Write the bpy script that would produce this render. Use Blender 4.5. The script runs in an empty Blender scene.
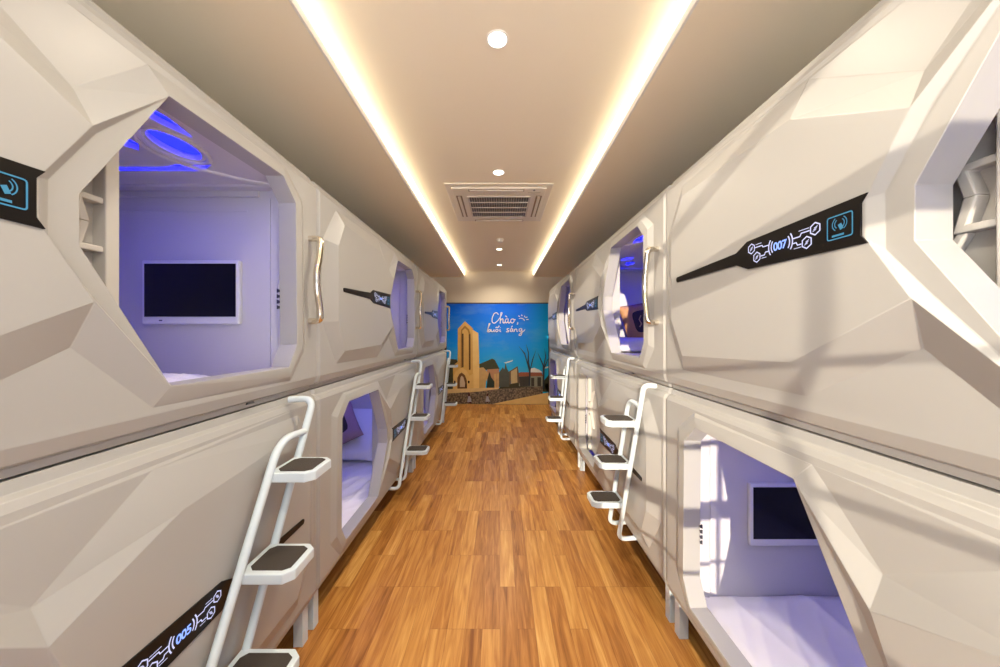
import bpy, bmesh, math, random
from mathutils import Vector, Matrix
from mathutils.geometry import delaunay_2d_cdt
random.seed(7)
S = bpy.context.scene
COL = S.collection
PI = math.pi

# ------------------------------------------------------------------ sizes (metres, floor at z = 0)
CAM_Z = 1.58
POD_L, POD_H, POD_D = 2.15, 1.095, 1.15
Z_LOW, Z_UP = 0.19, 1.29
X_LEFT, X_RIGHT = -0.955, 0.888
Y_LEFT0, Y_RIGHT0 = -0.365, 1.83
Y_BACK, Y_FRONT = 7.62, -1.5
SOFFIT_Z, TRAY_Z = 2.85, 2.97
SOFF_L, SOFF_R = -0.808, 0.762
WALL_X = 2.16

# ------------------------------------------------------------------ materials
def mat(name, col, rough=.5, metal=0., emit=None, estr=0., spec=.5, coat=0.):
    m = bpy.data.materials.new(name); m.use_nodes = True
    b = m.node_tree.nodes['Principled BSDF']
    b.inputs['Base Color'].default_value = (*col, 1)
    b.inputs['Roughness'].default_value = rough
    b.inputs['Metallic'].default_value = metal
    b.inputs['Specular IOR Level'].default_value = spec
    b.inputs['Coat Weight'].default_value = coat
    if emit:
        b.inputs['Emission Color'].default_value = (*emit, 1)
        b.inputs['Emission Strength'].default_value = estr
    return m

def noisy(name, c1, c2, scale, rough=.5, stretch=(1, 1, 1), bump=0., spec=.5, detail=4):
    m = mat(name, c1, rough, spec=spec); nt = m.node_tree; N = nt.nodes; Lk = nt.links
    b = N['Principled BSDF']
    tc = N.new('ShaderNodeTexCoord'); mp = N.new('ShaderNodeMapping'); mp.inputs['Scale'].default_value = stretch
    no = N.new('ShaderNodeTexNoise'); no.inputs['Scale'].default_value = scale; no.inputs['Detail'].default_value = detail
    mx = N.new('ShaderNodeMix'); mx.data_type = 'RGBA'
    mx.inputs['A'].default_value = (*c1, 1); mx.inputs['B'].default_value = (*c2, 1)
    Lk.new(tc.outputs['Object'], mp.inputs['Vector']); Lk.new(mp.outputs['Vector'], no.inputs['Vector'])
    Lk.new(no.outputs['Fac'], mx.inputs['Factor']); Lk.new(mx.outputs['Result'], b.inputs['Base Color'])
    if bump:
        bp = N.new('ShaderNodeBump'); bp.inputs['Strength'].default_value = bump; bp.inputs['Distance'].default_value = .01
        Lk.new(no.outputs['Fac'], bp.inputs['Height']); Lk.new(bp.outputs['Normal'], b.inputs['Normal'])
    return m

M = {}
M['shell'] = noisy('white_glossy_shell', (.378, .373, .365), (.365, .361, .354), 3, .36)
M['liner'] = noisy('white_liner', (.62, .60, .63), (.60, .58, .61), 3, .5)
M['door'] = noisy('white_door', (.52, .50, .475), (.50, .485, .465), 3, .4)
M['paint'] = noisy('white_powder_coat', (.60, .68, .74), (.57, .65, .71), 20, .35)
M['chrome'] = mat('chrome', (.80, .74, .64), .12, 1.)
M['steel'] = mat('dark_steel', (.12, .12, .13), .3, .8)
M['pad'] = noisy('brown_black_grip', (.055, .042, .032), (.03, .024, .02), 400, .8, bump=.3)
M['display'] = mat('black_gloss', (.007, .0055, .005), .32, spec=.22)
M['icon'] = mat('icon_white', (.2, .2, .25), .5, emit=(.62, .66, 1.), estr=.85)
M['icon_cyan'] = mat('icon_cyan', (.02, .1, .15), .5, emit=(.05, .33, .62), estr=.5)
M['digit'] = mat('digit_blue', (.1, .15, .3), .5, emit=(.22, .36, 1.), estr=1.3)
M['tv_frame'] = mat('tv_frame_white', (.78, .77, .79), .4)
M['tv_screen'] = mat('tv_screen_black', (.004, .004, .006), .1)
M['led_blue'] = mat('led_blue', (.02, .02, .3), .5, emit=(.003, .005, 1.), estr=9.)
M['led_blue_white'] = mat('led_blue_whitened', (.02, .02, .3), .5, emit=(.26, .26, 1.), estr=8.)  # blue panel with white added to its glow, to brighten some lower cabins
M['led_warm'] = mat('led_warm', (.9, .85, .7), .5, emit=(1., .86, .65), estr=3.8)
M['lamp'] = mat('lamp_diffuser', (1, 1, 1), .5, emit=(1., .93, .80), estr=9.)
M['lamp_ring'] = mat('lamp_ring_white', (.85, .82, .76), .4)
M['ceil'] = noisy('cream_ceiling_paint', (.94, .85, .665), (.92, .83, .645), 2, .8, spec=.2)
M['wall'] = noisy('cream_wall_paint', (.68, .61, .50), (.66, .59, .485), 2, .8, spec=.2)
M['plastic'] = mat('cassette_plastic', (.82, .75, .63), .45)
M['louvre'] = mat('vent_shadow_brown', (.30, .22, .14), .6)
M['grille'] = noisy('grille_dark', (.16, .14, .13), (.10, .09, .085), 60, .6)
M['slat'] = mat('grille_slat', (.62, .56, .47), .5)
M['frame'] = mat('window_frame_grey', (.35, .34, .33), .5)
M['sheet'] = noisy('white_sheet', (.90, .89, .90), (.85, .84, .86), 5, .85, bump=.15, spec=.1)
M['cush_dark'] = noisy('cushion_dark', (.03, .018, .022), (.05, .03, .03), 60, .8, bump=.2)
M['cush_border'] = noisy('cushion_border', (.56, .29, .12), (.46, .23, .09), 60, .75, bump=.2)
M['cush_mauve'] = noisy('cushion_border_mauve', (.40, .25, .30), (.34, .21, .26), 60, .75, bump=.2)
M['cush_motif'] = mat('cushion_motif', (.42, .26, .14), .7)

def wood():
    m = mat('wood_strip_floor', (.5, .25, .1), .34, spec=.35); nt = m.node_tree; N = nt.nodes; Lk = nt.links
    b = N['Principled BSDF']
    def math_(op, a, bb=None, c=None):
        n = N.new('ShaderNodeMath'); n.operation = op
        for i, v in enumerate((a, bb, c)):
            if v is None: continue
            if isinstance(v, (int, float)): n.inputs[i].default_value = v
            else: Lk.new(v, n.inputs[i])
        return n.outputs[0]
    tc = N.new('ShaderNodeTexCoord'); sx = N.new('ShaderNodeSeparateXYZ'); Lk.new(tc.outputs['Object'], sx.inputs[0])
    X, Y = sx.outputs['X'], sx.outputs['Y']
    W, H = .094, .303
    row = math_('FLOOR', math_('DIVIDE', X, W))
    wr = N.new('ShaderNodeTexWhiteNoise'); wr.noise_dimensions = '1D'; Lk.new(row, wr.inputs['W'])
    off = math_('FLOOR', math_('MULTIPLY', wr.outputs['Value'], 2.0))
    yy = math_('DIVIDE', math_('ADD', math_('DIVIDE', Y, H), off), 2.0)
    idx = math_('FLOOR', yy)
    cmb = N.new('ShaderNodeCombineXYZ'); Lk.new(row, cmb.inputs[0]); Lk.new(idx, cmb.inputs[1])
    wn = N.new('ShaderNodeTexWhiteNoise'); wn.noise_dimensions = '3D'; Lk.new(cmb.outputs[0], wn.inputs['Vector'])
    # grain, a different patch of it in every strip
    gv = N.new('ShaderNodeCombineXYZ')
    Lk.new(math_('ADD', math_('MULTIPLY', X, 30.), math_('MULTIPLY', wn.outputs['Value'], 70.)), gv.inputs[0])
    Lk.new(math_('ADD', math_('MULTIPLY', Y, 2.2), math_('MULTIPLY', wn.outputs['Value'], 31.)), gv.inputs[1])
    gn = N.new('ShaderNodeTexNoise'); gn.inputs['Scale'].default_value = 1.; gn.inputs['Detail'].default_value = 5.; gn.inputs['Distortion'].default_value = 1.1
    Lk.new(gv.outputs[0], gn.inputs['Vector'])
    gv2 = N.new('ShaderNodeCombineXYZ')
    Lk.new(math_('MULTIPLY', X, 260.), gv2.inputs[0]); Lk.new(math_('MULTIPLY', Y, 9.), gv2.inputs[1])
    g2 = N.new('ShaderNodeTexNoise'); g2.inputs['Scale'].default_value = 1.; g2.inputs['Detail'].default_value = 3.
    Lk.new(gv2.outputs[0], g2.inputs['Vector'])
    f = math_('ADD', math_('MULTIPLY', wn.outputs['Value'], .36), math_('ADD', math_('MULTIPLY', gn.outputs['Fac'], 1.0), math_('MULTIPLY', g2.outputs['Fac'], .36)))
    f = math_('SUBTRACT', f, .42)
    cr = N.new('ShaderNodeValToRGB'); e = cr.color_ramp.elements
    e[0].position = .08; e[0].color = (.21, .070, .013, 1)
    e[1].position = .92; e[1].color = (.76, .46, .155, 1)
    a = e.new(.38); a.color = (.43, .18, .040, 1)
    a = e.new(.62); a.color = (.58, .285, .072, 1)
    Lk.new(f, cr.inputs[0])
    # joints
    fx = math_('FRACT', math_('DIVIDE', X, W)); fy = math_('FRACT', yy)
    jx = math_('MINIMUM', fx, math_('SUBTRACT', 1., fx)); jy = math_('MINIMUM', fy, math_('SUBTRACT', 1., fy))
    joint = math_('MAXIMUM', math_('LESS_THAN', jx, .012), math_('LESS_THAN', jy, .0022))
    mx = N.new('ShaderNodeMix'); mx.data_type = 'RGBA'
    Lk.new(math_('MULTIPLY', joint, .45), mx.inputs['Factor']); Lk.new(cr.outputs[0], mx.inputs['A']); mx.inputs['B'].default_value = (.12, .035, .01, 1)
    Lk.new(mx.outputs['Result'], b.inputs['Base Color'])
    bp = N.new('ShaderNodeBump'); bp.inputs['Strength'].default_value = .12; bp.inputs['Distance'].default_value = .002
    Lk.new(math_('SUBTRACT', gn.outputs['Fac'], joint), bp.inputs['Height']); Lk.new(bp.outputs['Normal'], b.inputs['Normal'])
    return m
M['wood'] = wood()

# ------------------------------------------------------------------ mesh helpers
def finish(name, bm, m, parent=None, smooth=None, bevel=0., seg=2, recalc=True, angle=20):
    if recalc: bmesh.ops.recalc_face_normals(bm, faces=bm.faces)
    me = bpy.data.meshes.new(name)
    if smooth is not None:
        for f in bm.faces: f.smooth = True
        ca = math.radians(smooth)
        for e in bm.edges:
            e.smooth = len(e.link_faces) == 2 and e.calc_face_angle(0) < ca
    bm.to_mesh(me); bm.free()
    o = bpy.data.objects.new(name, me); COL.objects.link(o)
    for mm in (m if isinstance(m, (list, tuple)) else [m]): me.materials.append(mm)
    if parent: o.parent = parent
    if bevel:
        md = o.modifiers.new('bevel', 'BEVEL'); md.width = bevel; md.segments = seg
        md.limit_method = 'ANGLE'; md.angle_limit = math.radians(angle); md.harden_normals = False
    return o

def box(bm, x0, x1, y0, y1, z0, z1, mi=0):
    v = [bm.verts.new(p) for p in ((x0,y0,z0),(x1,y0,z0),(x1,y1,z0),(x0,y1,z0),(x0,y0,z1),(x1,y0,z1),(x1,y1,z1),(x0,y1,z1))]
    for q in ((0,3,2,1),(4,5,6,7),(0,1,5,4),(1,2,6,5),(2,3,7,6),(3,0,4,7)):
        bm.faces.new([v[i] for i in q]).material_index = mi

def prism(bm, pts, off, mi=0):
    """closed prism: polygon of 3-D points pushed by vector off"""
    off = Vector(off)
    a = [bm.verts.new(p) for p in pts]; b = [bm.verts.new(Vector(p) + off) for p in pts]
    n = len(a)
    fs = [bm.faces.new(a), bm.faces.new(b[::-1])]
    for i in range(n): fs.append(bm.faces.new((a[i], b[i], b[(i+1) % n], a[(i+1) % n])))
    for f in fs: f.material_index = mi

def tube(bm, pts, r, n=10, caps=True):
    pts = [Vector(p) for p in pts]
    rings = []; t0 = (pts[1] - pts[0]).normalized()
    up = Vector((0, 0, 1)) if abs(t0.z) < .9 else Vector((1, 0, 0))
    nx = t0.cross(up).normalized()
    for i, p in enumerate(pts):
        t = ((pts[min(i+1, len(pts)-1)] - p).normalized() + (p - pts[max(i-1, 0)]).normalized()).normalized()
        nx = (nx - t * nx.dot(t)).normalized(); ny = t.cross(nx)
        rings.append([bm.verts.new(p + (nx * math.cos(2*PI*k/n) + ny * math.sin(2*PI*k/n)) * r) for k in range(n)])
    for a, b in zip(rings, rings[1:]):
        for k in range(n): bm.faces.new((a[k], a[(k+1) % n], b[(k+1) % n], b[k]))
    if caps: bm.faces.new(rings[0][::-1]); bm.faces.new(rings[-1])

def fillet(pts, rad, n=6):
    pts = [Vector(p) for p in pts]; out = [pts[0]]
    for a, b, c in zip(pts, pts[1:], pts[2:]):
        u, w = (a - b), (c - b); r = min(rad, u.length * .49, w.length * .49)
        p, q = b + u.normalized() * r, b + w.normalized() * r
        for k in range(n + 1):
            t = k / n; out.append(p * (1-t)**2 + b * 2*t*(1-t) + q * t*t)
    out.append(pts[-1]); return out

def ribbon(bm, pts, w, to3d, closed=False, mi=0):
    """flat stroke of width w along 2-D points, mitred, mapped through to3d(x, y)"""
    P = [Vector((p[0], p[1])) for p in pts]; n = len(P); L_, R_ = [], []
    for i, p in enumerate(P):
        if closed: a, c = P[i-1], P[(i+1) % n]
        else: a, c = P[max(i-1, 0)], P[min(i+1, n-1)]
        d1 = (p - a) if (p - a).length > 1e-9 else (c - p); d2 = (c - p) if (c - p).length > 1e-9 else d1
        d1, d2 = d1.normalized(), d2.normalized(); t = d1 + d2
        t = t.normalized() if t.length > 1e-6 else d1
        nn = Vector((-t.y, t.x)); k = w / 2 / max(.5, abs(nn.dot(Vector((-d1.y, d1.x)))))
        L_.append(bm.verts.new(to3d(*(p + nn * k)))); R_.append(bm.verts.new(to3d(*(p - nn * k))))
    for i in range(n if closed else n - 1):
        j = (i + 1) % n
        bm.faces.new((L_[i], R_[i], R_[j], L_[j])).material_index = mi

def disc(bm, c, r, z0, z1, n=32, axis='z'):
    prism(bm, [(c[0] + r*math.cos(2*PI*k/n), c[1] + r*math.sin(2*PI*k/n), z0) for k in range(n)], (0, 0, z1 - z0))

def arc(cx, cy, r, a0, a1, n=10):
    return [(cx + r*math.cos(math.radians(a0 + (a1-a0)*k/n)), cy + r*math.sin(math.radians(a0 + (a1-a0)*k/n))) for k in range(n+1)]

def tag(o, label=None, cat=None, group=None, kind=None):
    if label: o['label'] = label
    if cat: o['category'] = cat
    if group: o['group'] = group
    if kind: o['kind'] = kind
    return o

def empty(name, loc=(0, 0, 0), rz=0.):
    o = bpy.data.objects.new(name, None); COL.objects.link(o)
    o.location = loc; o.rotation_euler = (0, 0, rz); o.empty_display_size = .1
    return o

def copy_tree(o, parent=None):
    c = o.copy(); COL.objects.link(c); c.parent = parent
    for ch in list(o.children): copy_tree(ch, c)
    return c

def child(o, name):
    for c in o.children:
        if c.name.split('.')[0] == name: return c

# ------------------------------------------------------------------ capsule pod
# pod frame seen from the aisle: u to the right, v up, d out towards the aisle; lower pods are the mirror image in u
def mk(mir):
    def T(u, d, v): return ((POD_L - u) if mir else u, -d, v)
    return T

FI = [(1.12,.485),(1.12,.60),(1.325,.96),(1.83,.97),(1.92,.885),(1.93,.24),(1.87,.14),(1.33,.14)]
FO = [(1.850,1.012),(1.972,.905),(1.982,.225),(1.895,.095)]
FF = [(1.872,1.030),(2.012,.925),(2.024,.205),(1.915,.076)]

def shell_mesh(T, low):
    V, E, D = [], [], []
    def P(u, v, d):
        for i, (a, b) in enumerate(V):
            if abs(a-u) < 1e-5 and abs(b-v) < 1e-5: return i
        V.append((u, v)); D.append(d); return len(V) - 1
    def line(ids, closed=False):
        for a, b in zip(ids, ids[1:] + (ids[:1] if closed else [])): E.append((a, b))
    uL, uR, H = .004, POD_L - .004, POD_H
    prof = [(0, -.034), (.020, -.032), (.030, -.012), (.066, .0), (1.040, .0), (1.060, -.010), (1.068, -.026), (H, -.032)]
    l = [P(uL, v, d - .014) for v, d in prof]; r = [P(uR, v, d - .014) for v, d in prof]
    l2 = [P(uL + .016, v, d) for v, d in prof]; r2 = [P(uR - .016, v, d) for v, d in prof]
    line(l); line(r); line(l2); line(r2)
    for a, b, c, d in zip(l, l2, r2, r): line([a, b, c, d])
    fl = [l[0], l2[0], r2[0]] + r + [r2[-1], l2[-1]] + l[:0:-1]
    # flat land round the opening, a step below the main panel
    LD = .022
    fi = [P(u, v, LD) for u, v in FI]; line(fi, True)
    fo = [P(u, v, d) for (u, v), d in zip(FO, (.012, .018, .018, .012))]; line(fo)
    ff = [P(u, v, 0.) for u, v in FF]; line(ff)
    for a, b in zip(fo, ff): E.append((a, b))
    # main panel with its two triangular hollows
    a1, a2, a3, a4 = P(.185, 1.005, .004), P(.045, .80, 0), P(.045, .35, 0), P(.185, .115, .004)
    b1, b2, b3, b4 = P(.235, .935, .034), P(.145, .79, .04), P(.145, .36, .04), P(.235, .185, .034)
    line([a1, a2, a3, a4]); line([b1, b2, b3, b4])
    for a, b in ((a1, b1), (a2, b2), (a3, b3), (a4, b4)): E.append((a, b))
    if low: C1, C2, C3, M1, M2 = P(.859,1.016,.006), P(1.100,.836,.009), P(1.285,1.018,.002), P(.805,.880,.039), P(1.098,.755,.0415)
    else: C1, C2, C3, M1, M2 = P(.859,1.016,.006), P(1.121,.838,.003), P(1.285,1.018,.002), P(.834,.918,.038), P(1.128,.757,.0415)
    K1, K2, K3 = P(.848,.109,.004), P(1.119,.259,.002), P(1.300,.086,.000)
    N1, N2 = P(.834,.205,.038), P(1.131,.362,.0425)
    line([C1, C2, C3], True); line([b1, M1, M2]); line([K1, K2, K3], True); line([b4, N1, N2])
    for a, b in ((a1, C1), (M1, C1), (M2, C2), (M2, fi[2]), (C3, fi[2]), (C3, fo[0]),
                 (a4, K1), (N1, K1), (N2, K2), (N2, fi[7]), (K3, fi[7]), (K3, fo[3])): E.append((a, b))
    p1, p2 = P(1.040, .602, .04), P(1.040, .512, .04)
    q0, q1, q2, q3 = P(1.150, .752, LD), P(1.066, .607, LD), P(1.066, .478, LD), P(1.150, .366, LD)
    line([M2, p1, p2, N2]); line([fi[2], q0, q1, q2, q3, fi[7]]); E.append((p1, q1)); E.append((p2, q2)); E.append((M2, q0)); E.append((N2, q3))
    res = delaunay_2d_cdt([Vector(p) for p in V], E, [], 0, 1e-6)
    verts, faces, orig = res[0], res[2], res[3]
    bm = bmesh.new(); bv = []
    for p, og in zip(verts, orig):
        d = D[og[0]] if og else 0.
        bv.append(bm.verts.new(T(p.x, d, p.y)))
    def inside(pt, poly):
        c = False
        for (x1, y1), (x2, y2) in zip(poly, poly[1:] + poly[:1]):
            if (y1 > pt[1]) != (y2 > pt[1]) and pt[0] < (x2-x1)*(pt[1]-y1)/(y2-y1) + x1: c = not c
        return c
    for f in faces:
        c = sum((verts[i] for i in f), Vector((0, 0))) / len(f)
        if inside(c, FI): continue
        bm.faces.new([bv[i] for i in f])
    o2n = {}
    for i, og in enumerate(orig):
        for k in og: o2n[k] = bv[i]
    # reveal of the opening
    back = [bm.verts.new(T(u + (.0 if 3 < k < 6 else .0), -.058, v)) for k, (u, v) in enumerate(FI)]
    n = len(FI)
    for k in range(n): bm.faces.new((o2n[fi[k]], o2n[fi[(k+1) % n]], back[(k+1) % n], back[k]))
    # outer body behind the face
    loop = fl
    bk = [bm.verts.new(T(V[i][0], -POD_D, V[i][1])) for i in loop]
    for k in range(len(loop)):
        j = (k + 1) % len(loop)
        bm.faces.new((o2n[loop[k]], o2n[loop[j]], bk[j], bk[k]))
    bm.faces.new(bk)
    bmesh.ops.recalc_face_normals(bm, faces=bm.faces)
    # make the aisle side the outside
    s = sum(f.normal.y for f in bm.faces if abs(f.calc_center_median().y) < .06)
    if s > 0: bmesh.ops.reverse_faces(bm, faces=bm.faces)
    bmesh.ops.dissolve_limit(bm, angle_limit=math.radians(1.), verts=bm.verts, edges=bm.edges)
    return bm

U0, U1, V0, V1, D0, D1 = .12, 2.03, .02, 1.02, -.03, -1.10     # inside of the cabin

def hexagon(cx, cy, r): return [(cx + r*.82*math.cos(PI/6 + k*PI/3)/.87, cy + r*math.sin(PI/6 + k*PI/3)) for k in range(6)]

def digit_mesh(T, text, dv):
    bm = bmesh.new(); c0 = T(.8085, .0475, .5475 + dv)
    if text is None:                                   # three small lit fields, too far off to read
        for k in (-1, 0, 1): ribbon(bm, [(k*.0175, .003), (k*.0175, .021)], .010, lambda x, y: (c0[0] + x, c0[1], c0[2] + y))
    else:
        cu = bpy.data.curves.new('number', 'FONT'); cu.body = text; cu.size = .0345; cu.align_x = 'CENTER'; cu.offset = .0009; cu.space_character = .92
        ob = bpy.data.objects.new('number', cu); COL.objects.link(ob)
        me = bpy.data.meshes.new_from_object(ob.evaluated_get(bpy.context.evaluated_depsgraph_get()))
        bm.from_mesh(me); bpy.data.objects.remove(ob)
        for v in bm.verts: v.co = Vector((c0[0] + v.co.x, c0[1], c0[2] + v.co.y))
    return bm

def make_pod(mir):
    T = mk(mir); dv = -.032 if mir else -.004
    root = empty('capsule_pod')
    o = finish('shell', shell_mesh(T, mir), M['shell'], root, smooth=10, bevel=.006, seg=2, recalc=False, angle=9)
    # cabin lining, open towards the aisle
    bm = bmesh.new()
    c = [[bm.verts.new(T(u, d, v)) for (u, v) in ((U0, V0), (U1, V0), (U1, V1), (U0, V1))] for d in (D0, D1)]
    for k in range(4): bm.faces.new((c[0][k], c[0][(k+1) % 4], c[1][(k+1) % 4], c[1][k]))
    bm.faces.new(c[1])
    ln = finish('cabin_lining', bm, M['liner'], root)
    # mouldings of the end wall: a fine raised line and a corner post
    bm = bmesh.new()
    def bx(u0, u1, d0, d1, v0, v1):
        a, b = T(u0, d0, v0), T(u1, d1, v1)
        box(bm, min(a[0], b[0]), max(a[0], b[0]), min(a[1], b[1]), max(a[1], b[1]), v0, v1)
    bx(U1-.012, U1, D1, -.22, .955, .985); bx(U1-.02, U1, -.155, -.06, .03, .985); bx(U1-.006, U1, -.172, -.166, .1, .95)
    bx(U1-.004, U1, -.93, -.28, .885, .891)
    finish('end_wall_moulding', bm, M['liner'], root, bevel=.004)
    # cabin ceiling: a blue LED panel behind a cut-out cover
    bm = bmesh.new(); a, b = T(U0+.06, -.09, 1.0), T(U1-.06, -1.06, 1.0)
    box(bm, min(a[0], b[0]), max(a[0], b[0]), min(a[1], b[1]), max(a[1], b[1]), 1.011, 1.017)
    finish('ceiling_led_panel', bm, M['led_blue'], root)
    cu = bpy.data.curves.new('cover', 'CURVE'); cu.dimensions = '2D'; cu.fill_mode = 'BOTH'; cu.extrude = .008; cu.bevel_depth = .004
    def spl(pts):
        s = cu.splines.new('POLY'); s.points.add(len(pts) - 1); s.use_cyclic_u = True
        for p, (u, d) in zip(s.points, pts): x, y, _ = T(u, d, 0); p.co = (x, y, 0, 1)
    def ell(cu_, cd, a, b, rot, n=22):
        r = math.radians(rot)
        return [(cu_ + a*math.cos(t)*math.cos(r) - b*math.sin(t)*math.sin(r), cd + a*math.cos(t)*math.sin(r) + b*math.sin(t)*math.cos(r)) for t in (2*PI*k/n for k in range(n))]
    spl([(U0+.01, -.06), (U1-.01, -.06), (U1-.01, D1+.01), (U0+.01, D1+.01)])
    for m_ in (0, 1):
        f = (lambda p: (2.15 - p[0], p[1])) if m_ else (lambda p: p)
        spl([f(p) for p in ell(1.630, -.252, .105, .062, -8)])
        spl([f(p) for p in [(1.765,-.22),(1.825,-.32),(1.825,-.78),(1.78,-.88),(1.765,-.70),(1.785,-.62),(1.785,-.45),(1.765,-.38)]])
        spl([f(p) for p in [(1.34,-.13),(1.46,-.115),(1.57,-.13),(1.585,-.145),(1.50,-.175),(1.38,-.19)]])
        spl([f(p) for p in [(1.50,-.36),(1.62,-.375),(1.665,-.42),(1.60,-.46),(1.50,-.44)]])
        spl([f(p) for p in ell(1.35, -.30, .075, .05, 20)])
        spl([f(p) for p in ell(1.60, -.75, .12, .06, 8)])
    cob = bpy.data.objects.new('cover', cu); COL.objects.link(cob)
    dg = bpy.context.evaluated_depsgraph_get(); me = bpy.data.meshes.new_from_object(cob.evaluated_get(dg))
    bpy.data.objects.remove(cob)
    bm = bmesh.new(); bm.from_mesh(me); bmesh.ops.remove_doubles(bm, verts=bm.verts, dist=1e-5)
    for v in bm.verts: v.co.z += .997
    # raised loops round the holes
    loops = [ell(1.630, -.252, .125, .082, -8), ell(2.15-1.630, -.252, .125, .082, 8)]
    for lp in loops: tube(bm, [T(u, d, .988) for u, d in lp + lp[:1]], .012, 8)
    for sgn in (0, 1):
        pts = [(1.30,-.10),(1.45,-.22),(1.60,-.37),(1.75,-.36),(1.90,-.20),(1.955,-.10)]
        pts = [((2.15-u) if sgn else u, d) for u, d in pts]
        tube(bm, fillet([T(u, d, .988) for u, d in pts], .08), .013, 8)
        pts = [(1.955,-.10),(1.955,-.95),(1.80,-1.0)]
        pts = [((2.15-u) if sgn else u, d) for u, d in pts]
        tube(bm, fillet([T(u, d, .988) for u, d in pts], .05), .012, 8)
    finish('ceiling_cover', bm, M['liner'], root, smooth=35)
    # sliding door, pushed back behind the face
    bm = bmesh.new()
    def bx2(u0, u1, d0, d1, v0, v1):
        a, b = T(u0, d0, v0), T(u1, d1, v1)
        box(bm, min(a[0], b[0]), max(a[0], b[0]), min(a[1], b[1]), max(a[1], b[1]), v0, v1)
    LE = 1.18
    bx2(.35, LE-.03, -.135, -.120, .10, .985)
    bx2(LE-.033, LE, -.150, -.085, .10, .985)
    dr = finish('sliding_door', bm, M['door'], root, bevel=.003)
    bm = bmesh.new()
    off = Vector(T(0, .030, 0)) - Vector(T(0, 0, 0))
    for sg in (-1, 1):
        bs = .575; e = LE - .033
        poly = [(e, bs+sg*.072), (LE-.102, bs+sg*.072), (LE-.084, bs), (LE-.062, bs), (LE-.078, bs+sg*.056), (e, bs+sg*.056)]
        prism(bm, [T(u, -.120, v) for u, v in poly], off)
        poly = [(LE-.100, bs+sg*.072), (LE-.175, bs+sg*.20), (LE-.155, bs+sg*.20), (LE-.082, bs+sg*.072)]
        prism(bm, [T(u, -.120, v) for u, v in poly], off * .8)
    finish('door_rib', bm, M['door'], dr, bevel=.003)
    # latch on the far jamb
    bm = bmesh.new()
    for v in (.41, .435, .46, .485): prism(bm, [T(1.918, -.055 + dd, v + ee) for dd, ee in ((-.006,-.009),(.004,-.006),(.004,.005),(-.006,.009))], Vector(T(-.006, 0, 0)) - Vector(T(0, 0, 0)))
    tag(finish('latch', bm, M['steel'], root), 'small dark metal latch')
    # display strip
    poly = [(.200,.547),(.207,.538),(.613,.538),(.672,.513),(1.048,.503),(1.034,.523),(1.034,.600),(1.048,.619),(.667,.608),(.613,.581),(.207,.562),(.200,.556)]
    bm = bmesh.new(); prism(bm, [T(u, .032, v + dv) for u, v in poly], Vector(T(0, .0125, 0)) - Vector(T(0, 0, 0)))
    dp = tag(finish('display_strip', bm, M['display'], root, bevel=.0015), 'glossy black display strip')
    bm = bmesh.new()
    def q(u, v): return T(u, .0465, v + dv)
    lw = .0034
    def hexes(bm, cs):
      for cx, cy in cs:
        ribbon(bm, hexagon(cx, cy, .0165), lw, q, True)
        for k in (-1, 0, 1): ribbon(bm, [(cx-.005+.002*k, cy+.004*k-.002), (cx+.005+.002*k, cy+.004*k+.002)], .0022, q)
    hexes(bm, ((.692,.577),(.716,.544)))
    ribbon(bm, [(.708,.577),(.738,.577),(.742,.571),(.768,.571)], lw, q); ribbon(bm, [(.711,.586),(.736,.586)], .002, q)
    ribbon(bm, [(.732,.544),(.748,.544),(.752,.552),(.768,.552)], lw, q); ribbon(bm, [(.736,.536),(.756,.536)], .002, q)
    for r_ in (.030, .040): ribbon(bm, arc(.805, .561, r_, 145, 215), lw*1.2, q)
    finish('icon_graphics', bm, M['icon'], dp); bm = bmesh.new()
    hexes(bm, ((.922,.574),(.897,.544)))
    ribbon(bm, [(.906,.574),(.880,.574),(.876,.566),(.850,.566)], lw, q); ribbon(bm, [(.904,.582),(.872,.582)], .002, q)
    ribbon(bm, [(.881,.544),(.868,.544),(.864,.552),(.850,.552)], lw, q); ribbon(bm, [(.880,.536),(.856,.536)], .002, q)
    for r_ in (.030, .040):
        ribbon(bm, arc(.812, .561, r_, -35, 35), lw*1.2, q)
    finish('icon_graphics', bm, M['icon'], dp)
    bm = bmesh.new()
    sq = fillet([(.956,.575,0),(.956,.588,0),(1.018,.588,0),(1.018,.531,0),(.956,.531,0),(.956,.576,0)], .006)
    ribbon(bm, [(p.x, p.y) for p in sq], .003, q)
    for r_ in (.012, .018): ribbon(bm, arc(.987, .567, r_, 125, 235), .0022, q); ribbon(bm, arc(.987, .567, r_, -55, 55), .0022, q)
    ribbon(bm, [(.987,.566),(.993,.552)], .009, q); ribbon(bm, [(.968,.539),(.998,.539)], .005, q)
    finish('card_reader_icon', bm, M['icon_cyan'], dp)
    finish('room_number', digit_mesh(T, None, dv), M['digit'], dp)
    # small dark catch on the lower lip
    if not mir:
        bm = bmesh.new()
        path = [T(2.068, .0, .765), T(2.068, .058, .765), T(2.056, .060, .69), T(2.030, .058, .60), T(2.030, .058, .51), T(2.056, .060, .42), T(2.068, .058, .352), T(2.068, .0, .352)]
        tube(bm, fillet(path, .035), .0155, 12)
        tag(finish('grab_handle', bm, M['chrome'], root, smooth=60), 'bent chrome grab handle')
        bm = bmesh.new()
        prism(bm, [T(1.66, -.014, .018), T(1.70, -.014, .018), T(1.695, -.014, .026), T(1.665, -.014, .026)], Vector(T(0, .006, 0)) - Vector(T(0, 0, 0)))
        finish('lock_hole', bm, M['steel'], root)
    else:
        for u in (.05, 2.10):
            for d in (-.062, -1.05):
                bm = bmesh.new(); a = T(u, d, 0)
                box(bm, a[0]-.024, a[0]+.024, a[1]-.024, a[1]+.024, -Z_LOW, .0)
                finish('leg', bm, M['paint'], root, bevel=.002)
    return root

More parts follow.
